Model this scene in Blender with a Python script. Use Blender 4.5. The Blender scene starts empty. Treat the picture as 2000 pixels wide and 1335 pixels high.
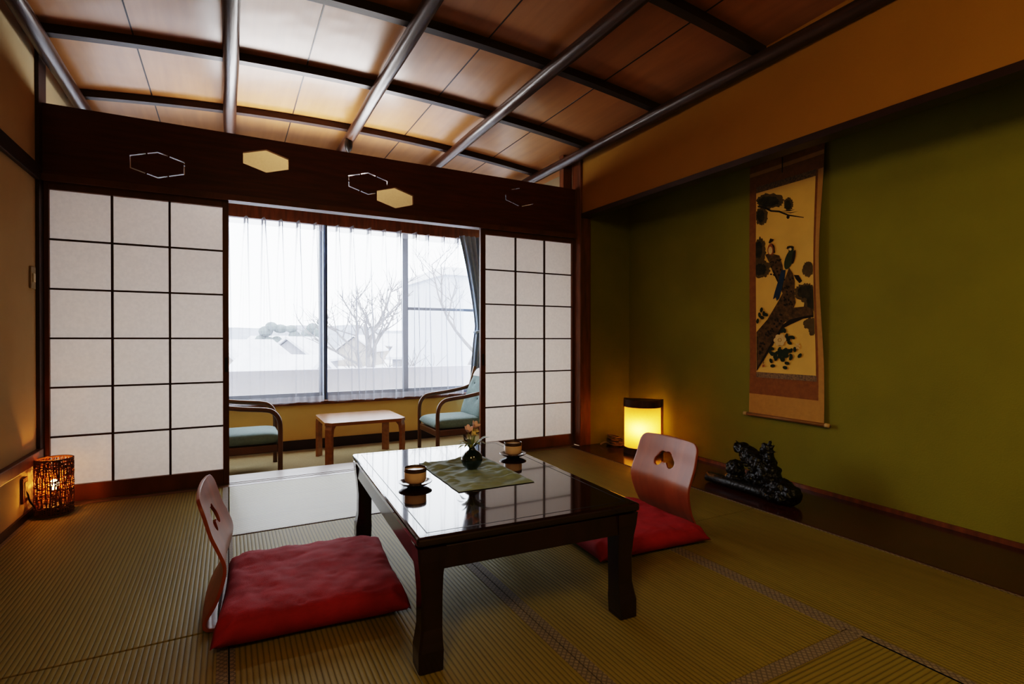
import bpy, bmesh, math, random
from mathutils import Vector, Matrix, noise
random.seed(7)
PI = math.pi
R = math.radians
SC = bpy.context.scene
COL = SC.collection

# ------------------------------------------------------------------ helpers
def obj(name, bm, mat=None, parent=None, smooth=False, world=False, auto=None):
    if world and parent is not None:
        m = Matrix.Identity(4); p = parent
        while p is not None:
            m = p.matrix_basis @ m; p = p.parent
        bmesh.ops.transform(bm, matrix=m.inverted(), verts=bm.verts)
    me = bpy.data.meshes.new(name)
    bmesh.ops.recalc_face_normals(bm, faces=bm.faces)
    bm.to_mesh(me); bm.free()
    o = bpy.data.objects.new(name, me)
    COL.objects.link(o)
    if mat is not None:
        me.materials.append(mat)
    if smooth:
        for p in me.polygons: p.use_smooth = True
        if auto is not None:
            try: me.set_sharp_from_angle(angle=R(auto))
            except Exception: pass
    if parent is not None: o.parent = parent
    return o

def thing(name, label, cat, loc=(0, 0, 0), rz=0.0, group=None, kind=None):
    o = bpy.data.objects.new(name, None)
    o.empty_display_size = .05
    COL.objects.link(o)
    o.location = loc; o.rotation_euler = (0, 0, rz)
    return tag(o, label, cat, group, kind)

def tag(o, label=None, cat=None, group=None, kind=None):
    if label: o['label'] = label
    if cat: o['category'] = cat
    if group: o['group'] = group
    if kind: o['kind'] = kind
    return o

def struct(name, bm, mat, label, cat, smooth=False):
    return tag(obj(name, bm, mat, smooth=smooth), label, cat, None, 'structure')

def B(): return bmesh.new()

def box(bm, x0, x1, y0, y1, z0, z1, bev=0.0, seg=2):
    vs = [bm.verts.new(p) for p in ((x0,y0,z0),(x1,y0,z0),(x1,y1,z0),(x0,y1,z0),(x0,y0,z1),(x1,y0,z1),(x1,y1,z1),(x0,y1,z1))]
    fs = [bm.faces.new([vs[i] for i in q]) for q in ((0,3,2,1),(4,5,6,7),(0,1,5,4),(1,2,6,5),(2,3,7,6),(3,0,4,7))]
    if bev > 0:
        es = list({e for f in fs for e in f.edges})
        bmesh.ops.bevel(bm, geom=es, offset=bev, segments=seg, affect='EDGES', profile=.5)
    return bm

def quadprism(bm, pts, z0, z1):
    """vertical prism over a plan polygon; z0/z1 may be lists per corner"""
    n = len(pts)
    if not isinstance(z0, (list, tuple)): z0 = [z0]*n
    if not isinstance(z1, (list, tuple)): z1 = [z1]*n
    a = [bm.verts.new((p[0], p[1], z0[i])) for i, p in enumerate(pts)]
    b = [bm.verts.new((p[0], p[1], z1[i])) for i, p in enumerate(pts)]
    bm.faces.new(a[::-1]); bm.faces.new(b)
    for i in range(n):
        j = (i+1) % n
        bm.faces.new((a[i], a[j], b[j], b[i]))
    return bm

def catmull(pts, n=8):
    P = [Vector(p) for p in pts]
    out = []
    for i in range(len(P)-1):
        p0 = P[max(i-1, 0)]; p1 = P[i]; p2 = P[i+1]; p3 = P[min(i+2, len(P)-1)]
        for k in range(n):
            t = k/n
            out.append(.5*((2*p1)+(p2-p0)*t+(2*p0-5*p1+4*p2-p3)*t*t+(3*p1-p0-3*p2+p3)*t**3))
    out.append(P[-1])
    return out

def tube(bm, pts, r, seg=8, cap=True, sx=1.0, upv=None):
    pts = [Vector(p) for p in pts]
    n = len(pts)
    rr = r if isinstance(r, (list, tuple)) else [r]*n
    rings = []
    prev = None
    for i, p in enumerate(pts):
        t = (pts[min(i+1, n-1)]-pts[max(i-1, 0)])
        if t.length < 1e-9: t = Vector((0, 0, 1))
        t.normalize()
        if upv is not None:
            a = Vector(upv)
        elif prev is None:
            a = Vector((0, 0, 1)) if abs(t.z) < .9 else Vector((1, 0, 0))
        else:
            a = prev
        a = (a - t*a.dot(t))
        if a.length < 1e-6: a = Vector((1, 0, 0)) - t*t.x
        a.normalize()
        prev = a
        b = t.cross(a)
        rings.append([bm.verts.new(p + a*math.cos(2*PI*k/seg)*rr[i]*sx + b*math.sin(2*PI*k/seg)*rr[i]) for k in range(seg)])
    for i in range(n-1):
        for k in range(seg):
            l = (k+1) % seg
            bm.faces.new((rings[i][k], rings[i][l], rings[i+1][l], rings[i+1][k]))
    if cap:
        bm.faces.new(rings[0][::-1]); bm.faces.new(rings[-1])
    return bm

def lathe(bm, prof, c=(0, 0, 0), seg=32, sx=1.0, sy=1.0):
    rings = []
    for r, z in prof:
        if r < 1e-6:
            rings.append([bm.verts.new((c[0], c[1], c[2]+z))])
        else:
            rings.append([bm.verts.new((c[0]+r*sx*math.cos(2*PI*k/seg), c[1]+r*sy*math.sin(2*PI*k/seg), c[2]+z)) for k in range(seg)])
    for a, b in zip(rings, rings[1:]):
        for k in range(seg):
            l = (k+1) % seg
            if len(a) == 1 and len(b) == 1: continue
            if len(a) == 1: bm.faces.new((a[0], b[l], b[k]))
            elif len(b) == 1: bm.faces.new((a[k], a[l], b[0]))
            else: bm.faces.new((a[k], a[l], b[l], b[k]))
    return bm

def ell(bm, c, r, rot=None, u=16, v=10):
    m = Matrix.Translation(c)
    if rot is not None: m = m @ rot
    m = m @ Matrix.Diagonal((r[0], r[1], r[2], 1))
    bmesh.ops.create_uvsphere(bm, u_segments=u, v_segments=v, radius=1, matrix=m)
    return bm

def surf(bm, f, nu, nv, closed_u=False):
    g = [[bm.verts.new(f(i/nu, j/nv)) for j in range(nv+1)] for i in range(nu+(0 if closed_u else 1))]
    n = len(g)
    for i in range(nu):
        for j in range(nv):
            k = (i+1) % n
            bm.faces.new((g[i][j], g[k][j], g[k][j+1], g[i][j+1]))
    return bm

# ------------------------------------------------------------------ materials
def mat(name, col, rough=.5, var=0.0, scale=8.0, stretch=(1, 1, 1), bump=0.0, bscale=40.0, spec=.5, metal=0.0, coat=0.0, sheen=0.0, dark=None, detail=4.0, rvar=0.0):
    m = bpy.data.materials.new(name); m.use_nodes = True
    nt = m.node_tree; N = nt.nodes; L = nt.links
    p = N['Principled BSDF']
    p.inputs['Base Color'].default_value = (*col, 1)
    p.inputs['Roughness'].default_value = rough
    p.inputs['Specular IOR Level'].default_value = spec
    p.inputs['Metallic'].default_value = metal
    p.inputs['Coat Weight'].default_value = coat
    p.inputs['Coat Roughness'].default_value = .08
    p.inputs['Sheen Weight'].default_value = sheen
    tc = N.new('ShaderNodeTexCoord'); mp = N.new('ShaderNodeMapping')
    mp.inputs['Scale'].default_value = stretch
    L.new(tc.outputs['Object'], mp.inputs['Vector'])
    if var > 0 or rvar > 0:
        nz = N.new('ShaderNodeTexNoise'); nz.inputs['Scale'].default_value = scale; nz.inputs['Detail'].default_value = detail
        L.new(mp.outputs['Vector'], nz.inputs['Vector'])
    if var > 0:
        rp = N.new('ShaderNodeValToRGB')
        d = dark if dark else tuple(c*(1-var) for c in col)
        rp.color_ramp.elements[0].position = .3; rp.color_ramp.elements[1].position = .7
        rp.color_ramp.elements[0].color = (*d, 1); rp.color_ramp.elements[1].color = (*col, 1)
        L.new(nz.outputs['Fac'], rp.inputs['Fac']); L.new(rp.outputs['Color'], p.inputs['Base Color'])
    if rvar > 0:
        mr = N.new('ShaderNodeMapRange')
        mr.inputs['To Min'].default_value = max(rough-rvar, .02); mr.inputs['To Max'].default_value = rough+rvar
        mr.inputs['From Min'].default_value = .3; mr.inputs['From Max'].default_value = .7
        L.new(nz.outputs['Fac'], mr.inputs['Value']); L.new(mr.outputs['Result'], p.inputs['Roughness'])
    if bump > 0:
        n2 = N.new('ShaderNodeTexNoise'); n2.inputs['Scale'].default_value = bscale; n2.inputs['Detail'].default_value = 3
        L.new(mp.outputs['Vector'], n2.inputs['Vector'])
        bp = N.new('ShaderNodeBump'); bp.inputs['Strength'].default_value = bump; bp.inputs['Distance'].default_value = .01
        L.new(n2.outputs['Fac'], bp.inputs['Height']); L.new(bp.outputs['Normal'], p.inputs['Normal'])
    return m

def emit(name, col, s):
    m = bpy.data.materials.new(name); m.use_nodes = True
    nt = m.node_tree; nt.nodes.clear()
    e = nt.nodes.new('ShaderNodeEmission'); e.inputs['Color'].default_value = (*col, 1); e.inputs['Strength'].default_value = s
    o = nt.nodes.new('ShaderNodeOutputMaterial'); nt.links.new(e.outputs[0], o.inputs[0])
    return m

def tatami_mat(name, axis, spec, rough):
    """rush surface: ribs repeat across `axis`"""
    m = mat(name, (.25, .19, .075), rough, spec=spec)
    nt = m.node_tree; N = nt.nodes; L = nt.links; p = N['Principled BSDF']
    tc = N.new('ShaderNodeTexCoord'); sp = N.new('ShaderNodeSeparateXYZ'); L.new(tc.outputs['Object'], sp.inputs[0])
    def M(op, a, b=None):
        n = N.new('ShaderNodeMath'); n.operation = op
        for i, v in enumerate((a, b)):
            if v is None: continue
            if isinstance(v, (int, float)): n.inputs[i].default_value = v
            else: L.new(v, n.inputs[i])
        return n.outputs[0]
    a = sp.outputs[axis]; other = sp.outputs['Y' if axis == 'X' else 'X']
    rib = M('ABSOLUTE', M('SINE', M('MULTIPLY', a, PI/.0150)))
    straw = M('MULTIPLY', M('SINE', M('MULTIPLY', other, 2*PI/.004)), .08)
    h = M('ADD', M('POWER', rib, .6), straw)
    nz = N.new('ShaderNodeTexNoise'); nz.inputs['Scale'].default_value = 3.0; nz.inputs['Detail'].default_value = 6
    mp = N.new('ShaderNodeMapping'); mp.inputs['Scale'].default_value = (1, 12, 1) if axis == 'Y' else (12, 1, 1)
    L.new(tc.outputs['Object'], mp.inputs[0]); L.new(mp.outputs[0], nz.inputs[0])
    rp = N.new('ShaderNodeValToRGB')
    rp.color_ramp.elements[0].color = (.12, .092, .014, 1); rp.color_ramp.elements[1].color = (.26, .205, .036, 1)
    rp.color_ramp.elements[0].position = .12; rp.color_ramp.elements[1].position = .75
    f = M('ADD', M('MULTIPLY', M('POWER', rib, .5), .8), M('MULTIPLY', M('SUBTRACT', nz.outputs['Fac'], .5), .5))
    L.new(f, rp.inputs['Fac']); L.new(rp.outputs['Color'], p.inputs['Base Color'])
    bp = N.new('ShaderNodeBump'); bp.inputs['Strength'].default_value = .45; bp.inputs['Distance'].default_value = .003
    L.new(h, bp.inputs['Height']); L.new(bp.outputs['Normal'], p.inputs['Normal'])
    return m

def heri_mat():
    m = mat('border_cloth', (.16, .13, .11), .7)
    nt = m.node_tree; N = nt.nodes; L = nt.links; p = N['Principled BSDF']
    tc = N.new('ShaderNodeTexCoord'); mp = N.new('ShaderNodeMapping')
    mp.inputs['Rotation'].default_value = (0, 0, R(45)); mp.inputs['Scale'].default_value = (1, 1, .001)
    L.new(tc.outputs['Object'], mp.inputs[0])
    br = N.new('ShaderNodeTexBrick'); br.offset = 0
    br.inputs['Scale'].default_value = 1; br.inputs['Brick Width'].default_value = .014; br.inputs['Row Height'].default_value = .014
    br.inputs['Mortar Size'].default_value = .0022
    br.inputs['Color1'].default_value = (.26, .21, .16, 1); br.inputs['Color2'].default_value = (.22, .175, .135, 1); br.inputs['Mortar'].default_value = (.14, .11, .085, 1)
    L.new(mp.outputs[0], br.inputs[0]); L.new(br.outputs['Color'], p.inputs['Base Color'])
    return m

def paper_mat(name, col, trans=.55, emis=None):
    m = bpy.data.materials.new(name); m.use_nodes = True
    nt = m.node_tree; N = nt.nodes; L = nt.links; N.clear()
    out = N.new('ShaderNodeOutputMaterial'); mx = N.new('ShaderNodeMixShader'); mx.inputs[0].default_value = trans
    d = N.new('ShaderNodeBsdfDiffuse'); t = N.new('ShaderNodeBsdfTranslucent')
    tc = N.new('ShaderNodeTexCoord'); nz = N.new('ShaderNodeTexNoise'); nz.inputs['Scale'].default_value = 60; nz.inputs['Detail'].default_value = 5
    L.new(tc.outputs['Object'], nz.inputs[0])
    rp = N.new('ShaderNodeValToRGB'); rp.color_ramp.elements[0].color = (*[c*.93 for c in col], 1); rp.color_ramp.elements[1].color = (*col, 1)
    rp.color_ramp.elements[0].position = .35; rp.color_ramp.elements[1].position = .65
    L.new(nz.outputs['Fac'], rp.inputs[0]); L.new(rp.outputs[0], d.inputs[0]); L.new(rp.outputs[0], t.inputs[0])
    L.new(d.outputs[0], mx.inputs[1]); L.new(t.outputs[0], mx.inputs[2]); L.new(mx.outputs[0], out.inputs[0])
    return m

def sheer_mat(name, col, lo, hi):
    m = bpy.data.materials.new(name); m.use_nodes = True
    nt = m.node_tree; N = nt.nodes; L = nt.links; N.clear()
    out = N.new('ShaderNodeOutputMaterial'); mx = N.new('ShaderNodeMixShader'); mx2 = N.new('ShaderNodeMixShader')
    tr = N.new('ShaderNodeBsdfTransparent'); d = N.new('ShaderNodeBsdfDiffuse'); t = N.new('ShaderNodeBsdfTranslucent')
    for n in (d, t): n.inputs[0].default_value = (*col, 1)
    mx2.inputs[0].default_value = .45
    lw = N.new('ShaderNodeLayerWeight'); lw.inputs['Blend'].default_value = .5
    mr = N.new('ShaderNodeMapRange'); mr.inputs['To Min'].default_value = lo; mr.inputs['To Max'].default_value = hi
    mr.inputs['From Min'].default_value = .25; mr.inputs['From Max'].default_value = .80
    L.new(lw.outputs['Facing'], mr.inputs['Value']); L.new(mr.outputs[0], mx.inputs[0])
    L.new(d.outputs[0], mx2.inputs[1]); L.new(t.outputs[0], mx2.inputs[2])
    L.new(tr.outputs[0], mx.inputs[1]); L.new(mx2.outputs[0], mx.inputs[2]); L.new(mx.outputs[0], out.inputs[0])
    return m

def glass_mat():
    m = bpy.data.materials.new('window_glass'); m.use_nodes = True
    nt = m.node_tree; N = nt.nodes; L = nt.links; N.clear()
    out = N.new('ShaderNodeOutputMaterial'); mx = N.new('ShaderNodeMixShader')
    tr = N.new('ShaderNodeBsdfTransparent'); tr.inputs[0].default_value = (.93, .95, .96, 1)
    g = N.new('ShaderNodeBsdfGlossy'); g.inputs['Roughness'].default_value = .01
    mx.inputs[0].default_value = .06
    L.new(tr.outputs[0], mx.inputs[1]); L.new(g.outputs[0], mx.inputs[2]); L.new(mx.outputs[0], out.inputs[0])
    return m

M = dict(
    header=mat('header_wood', (.13, .026, .006), .42, .45, 3, (1.2, 6, 14), .05, 30),
    frame=mat('shoji_frame_wood', (.17, .055, .014), .42, .4, 4, (3, 3, 1), .04, 40),
    lattice=mat('lattice_wood', (.055, .020, .010), .45, .3, 6),
    post=mat('post_wood', (.24, .085, .026), .36, .5, 5, (6, 6, .8), .05, 30),
    darkwood=mat('dark_trim_wood', (.05, .018, .009), .42, .4, 5, (1, 1, 4)),
    sill=mat('threshold_wood', (.22, .14, .09), .28, .35, 4, (1, 9, 9)),
    pole=mat('polished_pole', (.075, .034, .019), .32, .5, 5, (9, 1, 9), .10, 14, spec=.5),
    batten=mat('batten_wood', (.045, .022, .014), .45, .4, 6, (1, 6, 6), .06, 40),
    plaster=mat('cream_plaster', (.56, .43, .25), .85, .10, 3, bump=.12, bscale=160),
    ochre=mat('ochre_plaster', (.84, .60, .21), .85, .08, 3, bump=.10, bscale=160),
    brownplaster=mat('tan_wall_plaster', (.34, .165, .006), .85, .10, 2.5, bump=.10, bscale=160),
    green=mat('moss_green_plaster', (.26, .240, .010), .80, .16, 2.2, bump=.16, bscale=140),
    paper=paper_mat('shoji_paper', (.78, .68, .60), .54),
    hexpaper=paper_mat('transom_paper', (.30, .19, .085), .55),
    lamppaper=paper_mat('lamp_paper', (.90, .58, .20), .60),
    sheer=sheer_mat('sheer_fabric', (.38, .40, .46), .26, 1.0),
    tape=sheer_mat('heading_tape_fabric', (.48, .49, .54), .55, 1.0),
    drape=mat('blue_grey_drape', (.42, .57, .78), .75, .15, 20, bump=.1, bscale=300, sheen=.3),
    alu=mat('window_alu', (.30, .32, .35), .4, .1, 10, metal=.5),
    glass=glass_mat(),
    tatx=tatami_mat('rush_ribs_lengthwise', 'X', .28, .52), taty=tatami_mat('rush_ribs_crosswise', 'Y', .8, .36), heri=heri_mat(),
    carpet=mat('beige_carpet', (.38, .30, .16), .95, .2, 90, bump=.3, bscale=300),
    lacquer=mat('dark_lacquer', (.030, .008, .006), .07, .5, 3, (1, 6, 6), spec=.5, coat=.6),
    lacquer2=mat('dark_lacquer_leg', (.032, .008, .007), .22, .5, 4, (6, 6, 1), coat=.3),
    brass=mat('metal_corner', (.35, .30, .26), .3, .1, 10, metal=.9),
    red=mat('crimson_cloth', (.36, .018, .026), .80, .25, 14, bump=.10, bscale=260, spec=.3),
    zaisu=mat('zaisu_plywood', (.36, .095, .026), .40, .35, 3, (1, 5, 1), coat=.06, spec=.4),
    teal=mat('teal_upholstery', (.20, .29, .29), .9, .2, 60, bump=.2, bscale=300, sheen=.2),
    chairwood=mat('brown_bentwood', (.16, .075, .030), .33, .4, 6, (1, 1, 1), coat=.2),
    tablewood=mat('orange_wood', (.36, .145, .030), .30, .35, 4, (1, 8, 8), coat=.3),
    runner=mat('sage_cloth', (.30, .38, .40), .85, .15, 40, bump=.15, bscale=400),
    vase=mat('dark_green_glaze', (.006, .028, .018), .10, .5, 10, coat=.6),
    ceramic=mat('cream_ceramic', (.84, .60, .47), .35, .12, 30, coat=.2),
    cuprim=mat('brown_glaze', (.07, .035, .02), .25, .2, 30),
    tea=mat('pale_tea', (.70, .50, .34), .15, .1, 20),
    saucer=mat('saucer_lacquer', (.045, .012, .010), .15, .3, 10, coat=.4),
    pink=mat('pink_petal', (.92, .62, .66), .6, .2, 40), yellow=mat('yellow_petal', (.90, .70, .35), .6, .2, 40),
    stem=mat('stem_green', (.28, .33, .08), .6, .2, 30), leaf=mat('grey_green_leaf', (.42, .47, .42), .55, .3, 30),
    wicker=mat('rattan_strand', (.24, .085, .018), .6, .4, 60), black=mat('black_plastic', (.010, .009, .009), .4, .2, 20),
    bulb=emit('warm_bulb', (1.0, .42, .08), 230), bulb2=emit('warm_bulb_small', (1.0, .58, .14), 230),
    lampwood=mat('lamp_frame_wood', (.10, .040, .014), .40, .4, 8, (4, 4, 1)),
    ebony=mat('polished_ebony', (.007, .004, .003), .33, .5, 20, bump=.45, bscale=60, spec=.4),
    plate=mat('switch_plate_beige', (.34, .27, .13), .45, .05, 20), platewhite=mat('switch_rocker', (.70, .62, .45), .4, .05, 20),
    board=mat('alcove_board', (.080, .012, .006), .22, .45, 3, (8, 1, 1), coat=.35),
    snow=mat('snow', (.66, .67, .70), .9, .35, .12, detail=8), roofsnow=mat('roof_snow', (.50, .51, .55), .9, .25, .8), hill=mat('wooded_hill', (.20, .215, .25), .95, .35, .05), housewall=mat('house_wall', (.30, .27, .24), .9, .15, 2),
    housewall2=mat('house_wall_grey', (.25, .25, .27), .9, .1, 2), housewin=mat('house_window', (.10, .10, .12), .3, .1, 3),
    parapet=mat('balcony_parapet', (.42, .43, .51), .85, .06, 3), treebark=mat('tree_bark', (.16, .15, .15), .9, .2, 6), conifer=mat('conifer_green', (.13, .15, .145), .95, .3, 3),
    greybuild=mat('neighbour_wall', (.40, .42, .47), .9, .06, 1),
)

def ceiling_mat():
    m = mat('ceiling_veneer', (.50, .235, .085), .34, .18, 2.4, (9, .8, 1), spec=.5, coat=.15)
    m.node_tree.nodes['Principled BSDF'].inputs['Coat Roughness'].default_value = .30
    nt = m.node_tree; N = nt.nodes; L = nt.links; p = N['Principled BSDF']
    tc = N.new('ShaderNodeTexCoord'); n2 = N.new('ShaderNodeTexNoise'); n2.inputs['Scale'].default_value = 2.6; n2.inputs['Detail'].default_value = 2
    L.new(tc.outputs['Object'], n2.inputs[0])
    bp = N.new('ShaderNodeBump'); bp.inputs['Strength'].default_value = .35; bp.inputs['Distance'].default_value = .03
    L.new(n2.outputs['Fac'], bp.inputs['Height']); L.new(bp.outputs['Normal'], p.inputs['Normal'])
    return m
M['ceil'] = ceiling_mat()

# ------------------------------------------------------------------ layout constants
YS = 3.76            # plane of the paper screens
YW = 5.55            # window wall, room face
ZV = -.18            # veranda floor level
XL = -.90
def fx(y): return 2.535 - .026*(3.66-y)      # mat edge along the alcove
def wx(y): return 3.16 - .055*(3.66-y)       # green alcove wall
def bx_(y): return 2.645 - .037*(3.66-y)     # face of the small hanging wall
def bz(y): return 1.968 - .0195*(3.66-y)     # its lower edge
YB = -1.6
def cz(x): return 2.60 - .035*(x-.85)**2     # vaulted ceiling

# ------------------------------------------------------------------ setting
struct('floor', box(B(), XL-.1, 2.6, YB, 3.66, -.30, -.055), M['darkwood'], 'dark sub-floor under the rush mats', 'floor')
struct('floor_veranda', box(B(), XL-.1, 2.9, 3.97, YW, ZV-.05, ZV), M['carpet'], 'beige carpet of the sunken veranda beyond the paper screens', 'floor')
bm = quadprism(B(), [(fx(YB), YB), (wx(YB), YB), (wx(3.66), 3.66), (fx(3.66), 3.66)], -.06, .004)
struct('floor_alcove', bm, M['board'], 'polished dark red-brown floor board of the alcove under the scroll', 'floor')
struct('wall_left', box(B(), XL-.12, XL, YB, YW, -.3, 2.75), M['plaster'], 'cream plaster wall on the left with dark wooden rails', 'wall')
struct('wall_back', box(B(), XL-.1, 3.3, YB-.1, YB, -.3, 2.75), M['plaster'], 'plaster wall behind the camera', 'wall')
struct('wall_alcove', quadprism(B(), [(wx(YB), YB), (wx(YB)+.1, YB), (wx(3.72)+.1, 3.72), (wx(3.72), 3.72)], -.06, 2.6), M['green'], 'moss green plaster wall of the alcove behind the hanging scroll', 'wall')
struct('wall_alcove_end', box(B(), 2.70, 3.3, 3.66, 3.74, -.06, 2.6), M['green'], 'moss green end wall of the alcove beside the corner post', 'wall')
bm = quadprism(B(), [(bx_(YB), YB), (bx_(YB)+.06, YB), (bx_(3.70)+.06, 3.70), (bx_(3.70), 3.70)], [bz(YB), bz(YB), bz(3.7), bz(3.7)], 2.62)
struct('wall_right', bm, M['brownplaster'], 'tan plaster wall hanging above the alcove opening', 'wall')
bm = quadprism(B(), [(bx_(YB)-.012, YB), (bx_(YB)+.075, YB), (bx_(3.66)+.075, 3.66), (bx_(3.66)-.012, 3.66)], [bz(YB)-.035, bz(YB)-.035, bz(3.66)-.035, bz(3.66)-.035], [bz(YB), bz(YB), bz(3.66), bz(3.66)])
struct('trim_1', bm, M['darkwood'], 'dark lintel along the lower edge of the hanging alcove wall', 'trim')
struct('ceiling_alcove', quadprism(B(), [(bx_(YB)+.06, YB), (wx(YB), YB), (wx(3.66), 3.66), (bx_(3.66)+.06, 3.66)], 2.28, 2.32), M['darkwood'], 'dark boarded ceiling inside the alcove', 'ceiling')
bm = quadprism(B(), [(wx(YB)-.012, YB), (wx(YB), YB), (wx(3.66), 3.66), (wx(3.66)-.012, 3.66)], .004, .026)
struct('baseboard_right', bm, M['post'], 'thin brown baseboard strip under the green alcove wall', 'baseboard')
struct('trim_2', box(B(), 2.625, 2.735, 3.655, YS+.02, 0.0, cz(2.68), .006), M['post'], 'reddish brown corner post between paper screen and alcove', 'post')
struct('trim_3', box(B(), XL-.03, XL+.016, 3.67, 3.80, 0, cz(-.88)), M['darkwood'], 'dark corner post at the left end of the header', 'post')
struct('trim_4', box(B(), XL, XL+.022, YB, 3.67, 1.752, 1.832, .004), M['darkwood'], 'dark upper rail along the left plaster wall', 'trim')
struct('trim_5', box(B(), XL, XL+.030, YB, 3.67, .262, .322, .004), M['frame'], 'brown lower rail along the left plaster wall', 'trim')
struct('baseboard_left', box(B(), XL, XL+.012, YB, 3.67, 0, .035), M['darkwood'], 'dark baseboard at the foot of the left wall', 'baseboard')
bm = B()
for (a, b, z) in ((3.665, 3.715, 0), (3.715, 3.728, -.012), (3.728, 3.752, 0), (3.752, 3.765, -.012), (3.765, 3.97, 0)):
    box(bm, XL, 2.625, a, b, -.25, z)
struct('trim_6', bm, M['sill'], 'pale wooden threshold with two sliding grooves', 'threshold')
# kamoi (grooved top rail) + panelled header with hexagon cut-outs
bm = B(); box(bm, XL, 2.625, 3.70, 3.725, 1.765, 1.80); box(bm, XL, 2.625, 3.738, 3.755, 1.772, 1.80); box(bm, XL, 2.625, 3.768, 3.83, 1.775, 1.80)
struct('trim_7', bm, M['frame'], 'grooved top rail above the sliding screens', 'rail')

def header_board():
    cu = bpy.data.curves.new('header_panel', 'CURVE'); cu.dimensions = '2D'; cu.fill_mode = 'BOTH'; cu.extrude = .013
    def poly(pts):
        s = cu.splines.new('POLY'); s.points.add(len(pts)-1); s.use_cyclic_u = True
        for q, p in zip(s.points, pts): q.co = (p[0], p[1], 0, 1)
    poly([(XL, 1.80), (2.66, 1.80), (2.66, 2.188), (XL, 2.188)])
    def hexa(cx, cy, w=.133, t=.072, s=.035):
        return [(cx-w, cy+s), (cx, cy+t+.003), (cx+w, cy+s), (cx+w, cy-s), (cx, cy-t-.003), (cx-w, cy-s)]
    def slit(pts, wd=.0034):
        # thin mitred strip following pts
        L_, R_ = [], []
        for i, p in enumerate(pts):
            p = Vector(p)
            d0 = (p-Vector(pts[i-1])).normalized() if i > 0 else None
            d1 = (Vector(pts[i+1])-p).normalized() if i < len(pts)-1 else None
            d = ((d0 or d1)+(d1 or d0)).normalized(); n = Vector((-d.y, d.x))
            k = wd/max(.5, n.dot(Vector((-(d1 or d0).y, (d1 or d0).x))))
            L_.append(p+n*k); R_.append(p-n*k)
        poly([tuple(v) for v in L_+R_[::-1]])
    def lerp(a, b, t): return (a[0]+(b[0]-a[0])*t, a[1]+(b[1]-a[1])*t)
    def outline(cx, cy, cover=None):
        h = hexa(cx, cy)
        if cover is None:
            slit([lerp(h[0], h[1], .62), h[1], lerp(h[1], h[2], .38)])
            slit([lerp(h[1], h[2], .44), h[2], lerp(h[2], h[3], .12)])
            slit([lerp(h[2], h[3], .22), h[3], lerp(h[3], h[4], .58)])
            slit([lerp(h[3], h[4], .64), h[4], lerp(h[4], h[5], .40)])
            slit([lerp(h[4], h[5], .46), h[5], h[0], lerp(h[0], h[1], .56)])
        elif cover == 'right':
            slit([lerp(h[0], h[1], .62), h[1], lerp(h[1], h[2], .38)])
            slit([lerp(h[1], h[2], .44), h[2], lerp(h[2], h[3], .45)])
            slit([lerp(h[3], h[4], .62), h[4], lerp(h[4], h[5], .40)])
            slit([lerp(h[4], h[5], .46), h[5], lerp(h[5], h[0], .45)])
            slit([lerp(h[5], h[0], .55), h[0], lerp(h[0], h[1], .56)])
        else:
            slit([lerp(h[0], h[1], .40), lerp(h[0], h[1], .95)])
            slit([lerp(h[3], h[4], .10), lerp(h[3], h[4], .90)])
            slit([lerp(h[4], h[5], .10), h[5], lerp(h[5], h[0], .6)])
    poly(hexa(.219, 2.048)); poly(hexa(1.060, 1.919))
    outline(-.362, 1.931); outline(.867, 1.993, 'right'); outline(2.086, 2.053, 'x')
    o = bpy.data.objects.new('header_panel', cu); COL.objects.link(o)
    dg = bpy.context.evaluated_depsgraph_get()
    me = bpy.data.meshes.new_from_object(o.evaluated_get(dg))
    bpy.data.objects.remove(o)
    w = bpy.data.objects.new('wall_header', me); COL.objects.link(w)
    me.transform(Matrix.Translation((0, 3.745, 0)) @ Matrix.Rotation(PI/2, 4, 'X'))
    me.materials.clear(); me.materials.append(M['header'])
    for x0, x1, z0, z1 in ((.06, .38, 1.955, 2.14), (.905, 1.215, 1.83, 2.01)):
        bm = B(); bm.faces.new([bm.verts.new(p) for p in ((x0, 3.80, z0), (x1, 3.80, z0), (x1, 3.80, z1), (x0, 3.80, z1))])
        obj('hexagon_paper', bm, M['hexpaper'], w)
    return tag(w, 'dark wooden header board with hexagon cut-outs above the screens', 'header', None, 'structure')
header_board()

# window wall of the veranda
struct('wall_window', box(B(), XL-.1, 3.0, YW, YW+.12, ZV-.05, .27), M['ochre'], 'low ochre wall under the veranda window', 'wall')
struct('wall_window_top', box(B(), XL-.1, 3.0, YW, YW+.12, 2.16, 2.75), M['plaster'], 'cream plaster wall above the veranda window', 'wall')
struct('trim_8', box(B(), XL, 2.82, YW-.05, YW, 2.035, 2.17, .004), M['post'], 'reddish wooden curtain board above the veranda window', 'trim')
struct('trim_9', box(B(), XL, 2.82, YW-.06, YW+.12, .262, .298, .005), M['frame'], 'brown wooden sill under the veranda window', 'sill')
struct('baseboard_window', box(B(), XL, 2.82, YW-.014, YW, ZV, ZV+.095), M['darkwood'], 'dark baseboard under the ochre veranda wall', 'baseboard')
struct('wall_veranda_right', box(B(), 2.82, 2.92, 3.74, YW, ZV-.05, 2.75), M['plaster'], 'cream plaster wall at the right end of the veranda', 'wall')
struct('trim_10', box(B(), 2.55, 2.64, 3.80, 3.86, 2.188, cz(2.6)), M['post'], 'short pale stud above the right end of the header', 'post')

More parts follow.
